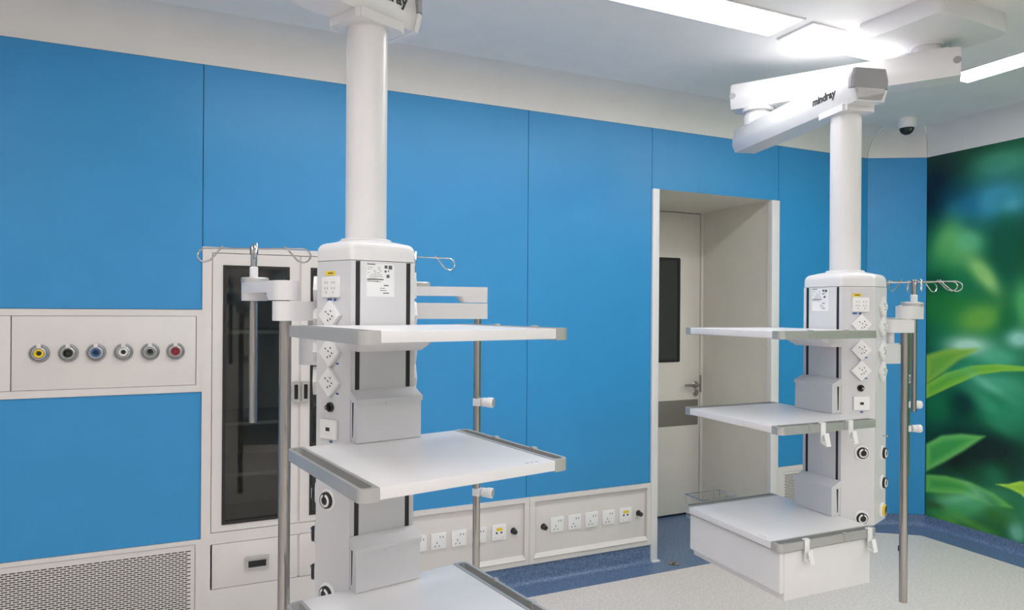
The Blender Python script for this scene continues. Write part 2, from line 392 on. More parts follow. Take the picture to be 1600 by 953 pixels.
def cab_door(dx, flip, hx):
    b = MB(); x0, x1 = dx + .0025, dx + .3875; gx0, gx1 = dx + .048, dx + .344
    frame_xz(b, x0, x1, .503, 1.805, gx0, gx1, .535, 1.750, -.006, .012); d = b.obj('door', PANELW, cb)
    b = MB(); frame_xz(b, gx0 - .001, gx1 + .001, .534, 1.751, gx0 + .014, gx1 - .014, .549, 1.736, -.009, .010); b.obj('seal_frame', BLACK, d)
    b = MB(); b.box(gx0 + .012, gx1 - .012, -.001, .003, .547, 1.738); b.obj('glass_pane', GLASS, d)
    b = MB(); b.ring(rrect(hx, hx + .036, 1.092, 1.196, .005), rrect(hx + .009, hx + .027, 1.108, 1.180, .003), 0, .016)
    bmesh.ops.transform(b.bm, matrix=Matrix.Translation((0, -.006, 0)) @ FRONT, verts=b.bm.verts); b.obj('handle', ALU, d)
    b = MB(); b.box(hx + .008, hx + .028, -.010, -.005, 1.105, 1.183); b.obj('handle_recess', BLACK, d)
cab_door(xs[1], 0, .373 - S0); cab_door(xs[3], 1, .418 - S0)
for k, dx in enumerate((xs[1], xs[3])):
    b = MB(); b.box(dx + .007 - .004 * k, dx + .3875, -.006, .012, .2385, .4455, .001); d = b.obj('drawer', PANELW, cb)
    b = MB(); hx = dx + .153
    b.ring(rrect(hx, hx + .104, .308, .368, .005), rrect(hx + .012, hx + .092, .318, .350, .003), 0, .012)
    bmesh.ops.transform(b.bm, matrix=Matrix.Translation((0, -.006, 0)) @ FRONT, verts=b.bm.verts)
    b.box(hx - .001, hx + .105, -.026, -.006, .356, .369, .003); b.obj('handle', ALU, d)
    b = MB(); b.box(hx + .01, hx + .094, -.009, -.005, .315, .353); b.obj('handle_recess', BLACK, d)
tag(cb, 'white wall cabinet with two dark glass doors and drawers behind the left pendant', 'cabinet')
# glassware and trays inside the cabinet
def jar(x, y, z, h, r, label):
    o_ = empty('storage_jar', (x, y, z)); b = MB(); b.lathe([(r, 0), (r, h * .8), (r * .7, h * .9), (r * .7, h)], 20); b.obj('jar_body', WHITE2, o_)
    b = MB(); b.lathe([(r * .75, h), (r * .75, h + .012), (r * .2, h + .016)], 20); b.obj('lid', GREYM, o_); tag(o_, label, 'jar')

# ------------------------------------------------------------------ socket panels
def socket_panel(x0, x1, i0, i1, label):
    r = empty('service_panel', (x0, WY, .112)); a, c = i0 - x0, i1 - x0; w_ = x1 - x0; k0, k1, H_ = .050, .352, .3785
    b = MB(); frame_xz(b, .001, w_ - .001, 0, H_, a, c, k0 - .02, k1, -.012, .016)
    b.obj('frame', PANELW, r)
    b = MB(); b.loft([[(x, -.012, k0 - .024), (x, -.018, k0 - .018), (x, -.001 , k0 + .004), (x, .012, k0 + .004), (x, .012, k0 - .024)] for x in (a - .004, c + .004)]); b.obj('sill', PANELW, r)
    b = MB(); b.box(a + .001, c - .001, .004, .014, k0 - .004, k1 - .0015, .0005); b.obj('cover_plate', PANELW, r)
    return tag(r, label, 'wall panel', 'white recessed socket panels above the skirting')
socket_panel(.842, 1.660, .880, 1.630, 'white recessed socket panel partly hidden behind the left pendant')
socket_panel(1.660, JX0, 1.694, 2.461, 'white recessed socket panel directly left of the door alcove')
def make_socket(kind):
    r = empty('wall_socket')
    b = MB(); b.box(-.043, .043, -.010, 0, -.043, .043, .003); b.obj('face_plate', WHITE2, r)
    b = MB()
    if kind == 'std':
        for x, z, a in ((.008, .020, 0), (.024, .020, 0), (-.010, -.008, 0), (-.020, -.026, 35), (.002, -.026, -35)):
            b.box(-.0016, .0016, -.0112, -.009, -.0048, .0048, X=Matrix.Translation((x, 0, z)) @ Matrix.Rotation(radians(a), 4, 'Y'))
        tag(b.obj('pin_slots', INK, r), kind='stuff')
    else:
        b.box(-.020, -.010, -.0112, -.009, -.006, .004).box(.008, .018, -.0112, -.009, -.006, .004); tag(b.obj('ports', INK, r), kind='stuff')
        b = MB(); b.box(-.018, .020, -.0112, -.0095, .010, .026); b.obj('label_strip', YEL, r)
        b = MB(); b.box(-.022, -.018, -.0108, -.009, -.030, -.026).box(.020, .024, -.0108, -.009, -.030, -.026); tag(b.obj('screws', INK2, r), kind='stuff')
    return r
first = {}
def place_socket(kind, x, label):
    if kind not in first: o_ = first[kind] = make_socket(kind)
    else: o_ = copy_tree(first[kind])
    o_.location = (x, WY + .004, .315); tag(o_, label, 'socket', 'white wall sockets above the blue skirting')
for x, l in ((1.018, 'white socket half hidden by the lower grey box of the left pendant'), (1.126, 'first fully visible white socket right of the left pendant body'), (1.242, 'white socket just left of the thin steel pole, near the cabinet side'), (1.359, 'white socket half hidden by the thin steel pole')):
    place_socket('std', x, l)
place_socket('net', 1.477, 'socket with yellow strip just right of the thin steel pole')
for x, l in ((1.841, 'leftmost white socket on the panel beside the door alcove'), (1.957, 'second white socket from left on the panel beside the door alcove'), (2.072, 'third white socket from left on the panel beside the door alcove'), (2.189, 'fourth white socket from left, next to the yellow one by the alcove')):
    place_socket('std', x, l)
place_socket('net', 2.310, 'socket with yellow strip nearest to the door alcove')
for x, l in ((1.567, 'black knob at the right end of the left socket panel'), (1.756, 'black knob at the left end of the panel beside the door alcove'), (2.408, 'black knob nearest to the door alcove')):
    o_ = empty('ground_terminal', (x, WY + .004, .311))
    b = MB(); b.lathe([(.014, 0), (.014, .004), (.0135, .006), (.0135, .030), (.010, .034), (.003, .034)], 20, FRONT); b.obj('knob', BLACK, o_)
    b = MB(); b.lathe([(.018, 0), (.018, .002), (.005, .002)], 20, FRONT); b.obj('washer', DARK, o_)
    tag(o_, l, 'knob', 'black terminal knobs on the socket panels')

# ------------------------------------------------------------------ floor cap, dome camera
o_ = empty('floor_cap', (2.612, 3.358, 0)); b = MB(); b.lathe([(.036, 0), (.036, .003), (.031, .004), (.030, .0035), (.002, .0035)], 28); b.obj('rim', STEEL, o_)
b = MB(); b.box(-.012, .012, -.002, .002, .0034, .005); b.obj('slot', BLACK, o_)
tag(o_, 'small round metal cap in the blue floor by the door alcove', 'floor cap')
o_ = empty('dome_camera', (4.30, 3.065, ZC))
b = MB(); b.lathe([(.058, 0), (.058, -.020), (.056, -.058), (.050, -.064), (.04, -.064)], 36); b.obj('housing', WHITE2, o_)
b = MB(); b.lathe([(.044, -.060)] + [(.044 * cos(t), -.064 - .044 * sin(t)) for t in [pi / 2 * k / 8 for k in range(1, 9)]], 32); b.obj('dome', BLACK, o_)
b = MB(); b.lathe([(.010, 0), (.010, .004), (.002, .004)], 16, Matrix.Translation((-.018, -.040, -.082)) @ Matrix.Rotation(radians(120), 4, 'X')); b.obj('lens', GREYM, o_)
tag(o_, 'white dome security camera with black glass under the ceiling', 'camera')

# ------------------------------------------------------------------ leaf mural (flat print on the right wall)
MB_BLOBS = [
 (0.485,2.543,0.200,0.092,0,(70, 150, 120),0.80),
 (0.123,2.582,0.138,0.138,0,(20, 62, 48),0.80),
 (0.064,2.395,0.125,0.221,0,(2, 28, 42),0.95),
 (0.479,2.302,0.176,0.126,0,(62, 146, 178),0.95),
 (0.246,2.278,0.106,0.101,0,(28, 100, 145),0.80),
 (0.192,2.398,0.088,0.062,0,(10, 60, 80),0.50),
 (0.168,2.018,0.097,0.166,0,(92, 172, 88),0.90),
 (0.291,2.039,0.101,0.079,-20,(98, 184, 130),0.80),
 (0.104,1.955,0.074,0.120,0,(50, 130, 70),0.60),
 (0.393,1.814,0.152,0.057,-48,(138, 192, 104),0.95),
 (0.196,1.805,0.106,0.062,-20,(25, 110, 60),0.50),
 (0.536,1.967,0.076,0.252,0,(8, 78, 55),0.80),
 (0.637,1.597,0.053,0.143,0,(80, 168, 95),0.80),
 (0.069,1.751,0.092,0.083,0,(6, 60, 36),0.70),
 (0.107,1.590,0.230,0.110,0,(34, 112, 40),0.80),
 (0.370,1.511,0.143,0.088,15,(108, 165, 58),0.85),
 (0.551,1.506,0.053,0.092,0,(10, 90, 50),0.60),
 (0.295,1.321,0.132,0.057,0,(172, 216, 190),0.95),
 (0.616,1.383,0.068,0.050,0,(150, 206, 190),0.90),
 (0.493,1.251,0.120,0.059,0,(90, 180, 140),0.70),
 (0.475,1.080,0.160,0.059,0,(95, 180, 150),0.60),
 (0.394,0.951,0.168,0.050,-35,(58, 150, 108),0.90),
 (0.246,0.914,0.088,0.088,0,(4, 42, 34),0.90),
 (0.075,0.855,0.101,0.138,0,(24, 110, 64),0.70),
 (0.555,0.837,0.091,0.092,0,(40, 135, 95),0.70),
 (0.611,1.011,0.076,0.101,0,(60, 150, 110),0.60),
 (0.396,0.640,0.294,0.114,0,(3, 30, 26),0.95),
 (0.160,0.528,0.132,0.062,0,(4, 22, 18),0.90),
 (0.467,0.475,0.061,0.059,0,(30, 105, 70),0.70),
 (0.614,0.537,0.068,0.101,0,(4, 40, 28),0.80),
 (0.272,0.219,0.220,0.079,18,(84, 172, 122),0.85),
 (0.139,0.265,0.106,0.044,0,(60, 140, 60),0.70),
 (0.061,0.162,0.055,0.032,0,(2, 12, 8),0.95),
 (0.154,0.088,0.114,0.044,-25,(92, 160, 60),0.80),
 (0.500,0.237,0.106,0.088,0,(42, 104, 34),0.85),
 (0.609,0.135,0.043,0.059,0,(112, 182, 152),0.90),
 (0.441,0.072,0.080,0.042,-20,(60, 130, 50),0.70),
]
MB_LEAVES = [
 ([(-0.004, 1.239), (0.144, 1.291), (0.364, 1.307), (0.231, 1.223), (0.127, 1.128), (-0.003, 1.022)],(138, 180, 62),(100, 160, 50)),
 ([(-0.003, 1.022), (0.145, 1.126), (0.315, 1.189), (0.475, 1.211), (0.683, 1.208), (0.683, 1.184), (0.521, 1.169), (0.365, 1.132), (0.181, 1.031), (-0.002, 0.925)],(132, 186, 58),(84, 160, 48)),
 ([(0.0, 0.592), (0.113, 0.673), (0.252, 0.711), (0.408, 0.721), (0.269, 0.599), (0.132, 0.49), (0.001, 0.397)],(112, 188, 92),(58, 148, 66)),
 ([(0.002, 0.372), (0.15, 0.395), (0.321, 0.388), (0.465, 0.348), (0.58, 0.288), (0.45, 0.269), (0.254, 0.295), (0.002, 0.249)],(108, 184, 84),(58, 146, 62)),
 ([(0.477, 0.417), (0.556, 0.435), (0.63, 0.472), (0.687, 0.475), (0.688, 0.341), (0.63, 0.389), (0.564, 0.408)],(168, 212, 66),(120, 180, 50)),
]
MB_OVER = [
 (0.250,0.266,0.176,0.031,22,(120, 200, 150),0.70),
 (0.336,0.227,0.143,0.026,28,(80, 170, 115),0.70),
 (0.207,0.157,0.132,0.026,20,(50, 140, 70),0.60),
 (0.398,0.317,0.118,0.022,-28,(140, 205, 165),0.60),
 (0.480,0.274,0.104,0.026,-35,(30, 105, 50),0.60),
 (0.295,0.115,0.126,0.031,-15,(100, 170, 60),0.60),
 (0.252,0.014,0.132,0.026,-18,(40, 120, 40),0.50),
 (0.094,0.125,0.046,0.023,0,(40, 120, 60),0.60),
 (0.414,1.074,0.120,0.025,-30,(130, 205, 170),0.50),
 (0.244,1.167,0.114,0.035,20,(60, 160, 120),0.40),
 (0.496,0.807,0.096,0.034,-25,(50, 140, 100),0.50),
 (0.565,2.256,0.053,0.042,0,(90, 165, 190),0.50),
 (0.127,2.044,0.055,0.083,-20,(120, 190, 100),0.50),
 (0.430,1.761,0.064,0.029,-60,(165, 200, 120),0.50),
 (0.324,2.158,0.067,0.035,-30,(20, 90, 90),0.40),
]
def build_mural():
    import numpy as np
    s = np.concatenate([np.linspace(0, .72, 100), np.linspace(.74, MY - YF, 140)]); t = np.linspace(.076, ZT, 330)
    Sg, Tg = np.meshgrid(s, t); C_ = np.empty(Sg.shape + (3,)); C_[:] = (16, 84, 52)
    C_ *= (1 - .25 * np.sin(Sg * 5 + Tg * 2.3))[..., None]
    blobs = list(MB_BLOBS); rnd = random.Random(11)
    for k in range(150):
        blobs.append((rnd.uniform(.95, 6.1), rnd.uniform(.1, 2.6), rnd.uniform(.08, .35), rnd.uniform(.06, .25), rnd.uniform(-60, 60), rnd.choice([(92, 172, 88), (4, 42, 34), (108, 165, 58), (62, 146, 150), (24, 110, 64), (3, 30, 26), (138, 192, 104)]), .85))
    for cx, cy, rx, ry, a, c, st_ in blobs:
        ca_, sa_ = cos(radians(a)), sin(radians(a)); dx, dy = Sg - cx, Tg - cy; u = (dx * ca_ + dy * sa_) / rx; v = (-dx * sa_ + dy * ca_) / ry
        w_ = st_ * np.exp(-.5 * np.maximum(u * u + v * v - .25, 0) * 1.5); C_ = C_ * (1 - w_[..., None]) + np.array(c) * w_[..., None]
    for li, (pts, c, c2) in enumerate(MB_LEAVES):
        so = (.030, .010, .024, .022, .008)[li]
        d = np.full(Sg.shape, 9.); ins = np.zeros(Sg.shape, bool); n = len(pts)
        for i in range(n):
            (x0, y0), (x1, y1) = pts[i], pts[(i + 1) % n]
            h = np.clip(((Sg - x0) * (x1 - x0) + (Tg - y0) * (y1 - y0)) / ((x1 - x0) ** 2 + (y1 - y0) ** 2), 0, 1)
            d = np.minimum(d, np.hypot(Sg - x0 - h * (x1 - x0), Tg - y0 - h * (y1 - y0)))
            cr = ((y0 > Tg) != (y1 > Tg)) & (Sg < (x1 - x0) * (Tg - y0) / ((y1 - y0) or 1e-9) + x0); ins ^= cr
        sd = np.where(ins, d, -d); w_ = np.clip(sd / so + .55, 0, 1)[..., None]; k = np.clip(sd / .05, 0, 1)[..., None]
        C_ = C_ * (1 - w_) + (np.array(c) * (1 - k) + np.array(c2) * k) * w_
    for cx, cy, rx, ry, a, c, st_ in MB_OVER:
        ca_, sa_ = cos(radians(a)), sin(radians(a)); dx, dy = Sg - cx, Tg - cy; u = (dx * ca_ + dy * sa_) / rx; v = (-dx * sa_ + dy * ca_) / ry
        w_ = st_ * np.exp(-.7 * (u * u + v * v)); C_ = C_ * (1 - w_[..., None]) + np.array(c) * w_[..., None]
    nt_, ns_ = Sg.shape
    V = np.stack([np.full(Sg.size, MX + .004), (MY - .001 - Sg).ravel(), Tg.ravel()], 1)
    i = np.arange(nt_ - 1)[:, None] * ns_ + np.arange(ns_ - 1)[None]; F = np.stack([i, i + 1, i + ns_ + 1, i + ns_], -1).reshape(-1, 4)
    me = bpy.data.meshes.new('print_sheet'); me.from_pydata(V.tolist(), [], F.tolist())
    at = me.color_attributes.new('Print', 'FLOAT_COLOR', 'POINT'); L_ = np.clip(C_ / 255 * 1.08, 0, 1) ** 2.1
    at.data.foreach_set('color', np.concatenate([L_.reshape(-1, 3), np.ones((Sg.size, 1))], 1).astype('f').ravel())
    m = bpy.data.materials.new('leaf_print'); m.use_nodes = True; b = m.node_tree.nodes['Principled BSDF']; b.inputs['Roughness'].default_value = .38
    a = m.node_tree.nodes.new('ShaderNodeAttribute'); a.attribute_name = 'Print'; m.node_tree.links.new(a.outputs['Color'], b.inputs['Base Color'])
    me.materials.append(m); root = empty('leaf_mural', (0, 0, 0)); o = bpy.data.objects.new('print_sheet', me); COL.objects.link(o); o.parent = root
    b = MB(); b.box(MX + .0045, MX + .0155, YF, MY - .001, .076, ZT); b.obj('backing_board', WHITE, root)
    tag(root, 'wall-wide mural print of blurred green leaves on the right wall', 'mural')
build_mural()


# ------------------------------------------------------------------ medical pendants
FW2, FS, PHI, FY = .0961, .1382, 1.2053, .0076
P1 = Vector((FW2, FY)); P2 = P1 + Vector((cos(PHI), sin(PHI))) * FS; P3 = P2 + Vector((-cos(PHI), sin(PHI))) * FS
CYB = P2.y
def hexa(sc=0):
    pts = [(-P1.x, P1.y), (P1.x, P1.y), (P2.x, P2.y), (P3.x, P3.y), (-P3.x, P3.y), (-P2.x, P2.y)]
    if sc:
        out = []
        for x, y in pts:
            v = Vector((x, y - CYB)); out.append((v.x - v.normalized().x * sc, CYB + v.y - v.normalized().y * sc))
        return out
    return pts
def side(which, t, z):
    """location and z-rotation of a piece lying on a body face; t runs away from the front face"""
    c_, s_ = cos(PHI), sin(PHI)
    if which == 'F': p = Vector((-FW2 + t, FY)); n = (0, -1)
    if which == 'R': p = P1 + Vector((c_, s_)) * t; n = (s_, -c_)
    if which == 'R2': p = P2 + Vector((-c_, s_)) * t; n = (s_, c_)
    if which == 'L': p = Vector((-P1.x, P1.y)) + Vector((-c_, s_)) * t; n = (-s_, -c_)
    if which == 'L2': p = Vector((-P2.x, P2.y)) + Vector((c_, s_)) * t; n = (-s_, c_)
    return (p.x, p.y, z), math.atan2(n[0], -n[1])
def stadium(a, b, r, n=10):
    a, b = Vector(a[:2]), Vector(b[:2]); t = (b - a).normalized(); ang = math.atan2(t.y, t.x); pts = []
    for k in range(n + 1): q = ang - pi / 2 + pi * k / n; pts.append((b.x + r * cos(q), b.y + r * sin(q)))
    for k in range(n + 1): q = ang + pi / 2 + pi * k / n; pts.append((a.x + r * cos(q), a.y + r * sin(q)))
    return pts
def section(p, n, prof, z0, z1): return [(p.x + n.x * h, p.y + n.y * h, z0 + (z1 - z0) * f_) for h, f_ in prof]
def arm_prof(w_): return [(-w_ * .78, 0), (w_ * .78, 0), (w_, .30), (w_, .52), (w_ * .86, 1), (-w_ * .86, 1), (-w_, .52), (-w_, .30)]

def pendant(ox, oy, yaw, zc, zs, hubw, pivw, armlab, label, iv):
    root = empty('medical_pendant', (ox, oy, zc), yaw)
    tag(root, label, 'medical pendant', 'ceiling hung medical pendants with shelves')
    cy_, sy_ = cos(yaw), sin(yaw)
    def L(p): x, y = p[0] - ox, p[1] - oy; return Vector((x * cy_ + y * sy_, -x * sy_ + y * cy_))
    # body
    b = MB(); b.prism(hexa(.004), -.958, -.0015, vbev=.006); body = b.obj('body', BODY, root)
    b = MB(); b.prism([(-P1.x, P1.y), (-P1.x + .0132, P1.y), (-P1.x + .0132, P1.y + .02), (-P2.x + .02, P2.y), (-P2.x, P2.y)], -.96, -.0015, vbev=0)
    b.prism([(P1.x, P1.y), (P2.x, P2.y), (P2.x - .02, P2.y), (P1.x - .0132, P1.y + .02), (P1.x - .0132, P1.y)], -.96, -.0015)
    b.prism([(-P2.x, P2.y), (-P2.x + .02, P2.y), (-P3.x, P3.y - .02), (P3.x, P3.y - .02), (P2.x - .02, P2.y), (P2.x, P2.y), (P3.x, P3.y), (-P3.x, P3.y)], -.96, -.0015)
    b.obj('side_panel', BODY, body)
    b = MB(); b.box(-.0690, .0695, FY, FY + .012, -.956, -.0015, .0008); b.obj('front_panel', BODY, body)
    for x in (-.0762, .0766):
        b = MB(); b.box(x - .0068, x + .0068, FY + .0025, FY + .012, -.956, -.003); b.obj('track', BLACK, body)
    def rhex(inset, r):
        pts = hexa(inset); out = []
        for i_ in range(6):
            a_, p_, c_2 = Vector(pts[i_ - 1]), Vector(pts[i_]), Vector(pts[(i_ + 1) % 6])
            u_, v_ = (a_ - p_).normalized() * r, (c_2 - p_).normalized() * r
            for k_ in range(5):
                f_ = k_ / 4; out.append((p_ + u_) * (1 - f_) ** 2 + p_ * 2 * f_ * (1 - f_) + (p_ + v_) * f_ ** 2)
        return out
    b = MB(); rg = [[(q.x, q.y, 0) for q in rhex(0, .010)]]
    for t_ in [pi / 2 * k_ / 7 for k_ in range(8)]:
        rg.append([(q.x, q.y, .028 + .024 * sin(t_)) for q in rhex(.026 * (1 - cos(t_)), .012 + .012 * sin(t_))])
    rg.append([(q.x, q.y, .058) for q in rhex(.052, .025)])
    rg.append([(.079 * cos(2 * pi * (k_ + .5) / 30 - pi * .73), CYB + .079 * sin(2 * pi * (k_ + .5) / 30 - pi * .73), .062) for k_ in range(30)])
    b.loft(rg); cap = b.obj('top_cover', WHITE, root, sharp=70)
    b = MB(); b.lathe([(.074, .055), (.074, .066), (.072, .069), (.060, .070)], 48, Matrix.Translation((0, CYB, 0))); b.obj('flange', WHITE, cap)
    zt = 2.385 - zc
    b = MB(); b.lathe([(.0595, .06), (.0595, zt)], 64, Matrix.Translation((0, CYB, 0))); b.obj('column', WHITE, root)
    # sticker (front) and labels
    st = MB().box(.044, .128, -.0006, 0, -.100, -.008).obj('rating_sticker', STK, body, *side('F', 0, 0))
    b = MB(); rnd = random.Random(4)
    b.box(.046, .070, -.001, -.0006, -.0115, -.0085)
    for k in range(9):
        z = -.018 - .005 * k; x = .048
        while x < .086:
            l = rnd.uniform(.002, .009)
            if rnd.random() < .6: b.box(x, x + l, -.001, -.0006, z - .0012, z)
            x += l + .0025
    b.box(.046, .095, -.001, -.0006, -.0535, -.0505).box(.046, .08, -.001, -.0006, -.058, -.0565)
    for x, z, s in ((.098, -.012, .009), (.110, -.012, .011), (.098, -.026, .006), (.108, -.026, .004), (.104, -.038, .009)):
        b.box(x, x + s, -.001, -.0006, z - s, z)
    b.box(.096, .11, -.001, -.0006, -.070, -.067).box(.085, .100, -.001, -.0006, -.077, -.0755).box(.085, .105, -.001, -.0006, -.083, -.0815).box(.094, .112, -.001, -.0006, -.091, -.0885)
    tag(b.obj('sticker_print', INK3, st), kind='stuff')
    # shelves
    for k, z in enumerate(zs):
        z -= zc
        b = MB(); b.box(-.2255, .2255, -.4853, 0, z - .0245, z, .002); sh = b.obj('shelf', WHITE, root)
        for sx in (-1, 1):
            b = MB()
            ou = rrect(.2257, .2687, -.4853, 0, .020, 6); inn = rrect(.2345, .2605, -.4745, -.0108, .009, 6)
            # keep the inner side square against the shelf
            ou = [(.2257, y) if x < .2457 and i in range(7, 21) else (x, y) for i, (x, y) in enumerate(ou)]
            ou = [(x, 0 if (7 <= i <= 13) else (-.4853 if 14 <= i <= 20 else y)) for i, (x, y) in enumerate(ou)]
            if sx < 0: ou = [(-x, y) for x, y in ou]; inn = [(-x, y) for x, y in inn]
            b.ring(ou, inn, z - .0275, z + .0012); rl = b.obj('side_rail', ALU, sh)
            b = MB(); x0, x1 = sorted((sx * .233, sx * .262)); b.box(x0, x1, -.475, -.01, z - .0265, z - .022); b.obj('channel_floor', ALU, rl)
        for yy in (-.168, -.345):
            b = MB(); b.box(.258, .272, yy - .008, yy + .008, z - .026, z + .005, .0015); b.obj('rail_clamp', ALU, sh)
        b = MB(); b.box(-.216, -.2, -.478, -.470, z - .0002, z + .0004); 
        b.bm.clear()
        for x in (.150, .163, .178): b.box(x, x + .008, -.4705, -.4660, z - .0003, z + .0003)
        tag(b.obj('shelf_print', INK2, sh), kind='stuff')
        # bracket below
        b = MB()
        b.loft([[(x * s_, y, z - .0246) for x, y in ((-.108, FY + .001), (-.108, -.085), (-.09, -.10), (.09, -.10), (.108, -.085), (.108, FY + .001))] for s_ in (1,)] +
               [[(x, y, z - .052) for x, y in ((-.106, FY + .001), (-.106, -.070), (-.088, -.085), (.088, -.085), (.106, -.070), (.106, FY + .001))],
                [(x, y, z - .070) for x, y in ((-.094, FY + .001), (-.094, -.040), (-.08, -.055), (.08, -.055), (.094, -.040), (.094, FY + .001))]])
        b.obj('shelf_bracket', WHITE, sh)
        if k == 0: continue
        # lidded accessory box standing behind the shelf edge
        zb = z + .001; yb_, yf = FY - .0008, -.040
        b = MB(); b.loft([[(x, yb_, zb), (x, yf, zb), (x, yf, zb + .112), (x, yb_, zb + .112)] for x in (-.0945, .0945)])
        bx = b.obj('accessory_box', BODY, root)
        b = MB(); b.loft([[(x, yb_, zb + .1125), (x, yf - .0035, zb + .104), (x, yf - .0035, zb + .1165), (x, yb_, zb + .138)] for x in (-.0975, .0975)])
        b.obj('lid', BODY, bx)
        b = MB(); b.loft([[(x, yf - .0045, zb + .104 - dz) for x, dz in ((-.016, -.004), (.016, -.004), (.012, .004), (-.012, .004))], [(x, yf - .0005, zb + .104 - dz) for x, dz in ((-.016, -.004), (.016, -.004), (.012, .004), (-.012, .004))]]); b.obj('lid_tab', BODY, bx)
        for sx in (-1, 1):
            b = MB(); b.loft([[(sx * (.0946 + d), y, z_) for y, z_ in ((FY - .012, zb + .106), (FY - .021, zb + .106), (FY - .017, zb + .012), (FY - .013, zb + .012))] for d in (0, .0006)]); b.obj('side_slot', BLACK, bx)
    # drawer unit under the lowest shelf
    z = zs[2] - zc
    b = MB(); b.box(-.236, .2565, -.452, -.0265, z - .2035, z - .0345, .002); dr = b.obj('drawer_unit', WHITE, root)
    b = MB(); b.box(-.238, .2565, -.472, -.4505, z - .178, z - .0315, .007, 4); b.obj('drawer_front', WHITE, dr)
    # sockets and outlets on the slanted faces (first of each kind built, then copied)
    d0 = None; o0 = None
    for fc in ('R', 'L', 'R2', 'L2'):
        if fc in ('R', 'L'):
            sp = 1 if fc == 'R' else -1
            loc_, rz = side(fc, .0745, -.074)
            p = MB().box(-.034, .034, -.010, 0, -.029, .029, .002).obj('socket_plate', WHITE2, body, loc_, rz)
            b = MB()
            for x in (-.014, .014):
                for dx, dz in ((-.005, .012), (.005, .012), (-.005, -.004), (.005, -.004), (0, -.015)): b.box(x + dx - .0012, x + dx + .0012, -.0108, -.009, dz - .003, dz + .003)
            tag(b.obj('pin_slots', INK2, p), kind='stuff')
            loc_, rz = side(fc, .083 if fc == 'L' else .060, -.0355)
            p = MB().box(-.0195, .0195, -.0012, 0, -.006, .006).obj('warning_label', YEL, body, loc_, rz)
            b = MB(); b.box(-.008, .012, -.0018, -.001, -.0015, .0018); b.obj('label_print', INK, p)
            loc_, rz = side(fc, .078 if fc == 'L' else .06, -.1095)
            b = MB(); b.box(-.016, .002, -.001, 0, -.0035, .0035).box(.010, .020, -.001, 0, -.0035, .0035); tag(b.obj('port_label', BLU, body, loc_, rz), kind='stuff')
            loc_, rz = side(fc, .078, -.4085)
            t_ = MB().lathe([(.0135, 0), (.0135, .006), (.011, .008), (.010, .005), (.007, .005), (.006, .018), (.001, .018)], 24, FRONT).obj('ground_terminal', BLACK, body, loc_, rz)
            b = MB(); b.lathe([(.0035, .018), (.0035, .0195), (.001, .0195)], 10, FRONT); b.obj('terminal_pin', CHROME, t_)
            loc_, rz = side(fc, .080, -.4695)
            p = MB().box(-.033, .033, -.009, 0, -.027, .027, .002).obj('network_plate', WHITE2, body, loc_, rz)
            b = MB(); b.box(-.0075, .0075, -.0098, -.008, -.005, .005); b.obj('network_port', BLACK, p)
            loc_, rz = side(fc, .080, -.505)
            b = MB(); b.box(-.002, .010, -.001, 0, -.003, .003); tag(b.obj('port_label', BLU, body, loc_, rz), kind='stuff')
            zz, t0 = (-.153, -.255, -.338), .0765
            oz, ot = (-.668, -.930), .085
        else:
            loc_, rz = side(fc, .1, -.612); b = MB(); b.lathe([(.003, 0), (.003, .016), (.0045, .017), (.0045, .021), (.001, .022)], 12, FRONT); b.obj('cable_pin', CHROME, body, loc_, rz)
            zz, t0 = (-.081, -.163, -.260, -.346), .074
            oz, ot = (-.682, -.804, -.947 + .03), .098
        for z_ in zz:
            loc_, rz = side(fc, t0, z_)
            if d0 is None:
                d0 = MB().box(-.030, .030, -.013, 0, -.030, .030, .003, X=Matrix.Rotation(radians(45), 4, 'Y')).obj('diagonal_socket', WHITE2, body)
                b = MB()
                for x, z3, a in ((.010, .012, 45), (.001, .003, 45), (-.010, .010, 45), (.009, -.010, 45), (.016, -.002, 45), (-.001, -.014, 45)):
                    b.box(-.0028, .0028, -.0140, -.012, -.0013, .0013, X=Matrix.Translation((x, 0, z3)) @ Matrix.Rotation(radians(a), 4, 'Y'))
                d1 = tag(b.obj('pin_slots', INK, d0), kind='stuff')
                b = MB(); b.box(.020, .030, -.0012, -.0002, -.034, -.029); d2 = b.obj('label_dot', BLU, d0)
                d0.location = loc_; d0.rotation_euler = (0, 0, rz)
            else:
                q = copy_tree(d0, body); q.location = loc_; q.rotation_euler = (0, 0, rz)
        for i, z_ in enumerate(oz):
            loc_, rz = side(fc, ot, z_)
            if fc == 'R2' and i == 2 or o0 is None:
                q = MB().lathe([(.0305, 0), (.0305, .004), (.027, .006), (.023, .006), (.023, .002), (.022, .002)], 36, FRONT).obj('gas_outlet', WHITE2, body, loc_, rz)
                b = MB(); b.lathe([(.0225, .002), (.0225, .012), (.020, .015), (.0195, .011), (.018, .011), (.018, .003)], 32, FRONT); b.obj('outlet_ring', YEL if (fc == 'R2' and i == 2) else BLACK, q)
                b = MB(); b.lathe([(.0185, .004), (.0180, .015), (.013, .017), (.0115, .010), (.011, .010), (.011, .004)], 28, FRONT); b.obj('outlet_collar', STK if fc != 'R2' else GREYM, q)
                b = MB(); b.lathe([(.0112, .006), (.0112, .015), (.004, .016)], 20, FRONT); b.box(-.002, .002, -.018, -.012, .010, .019); b.obj('outlet_plug', BLACK, q)
                if o0 is None: o0 = q
            else:
                q = copy_tree(o0, body); q.location = loc_; q.rotation_euler = (0, 0, rz)
    # ---- ceiling arms
    hub, piv, col = L(hubw), L(pivw), Vector((0, CYB))
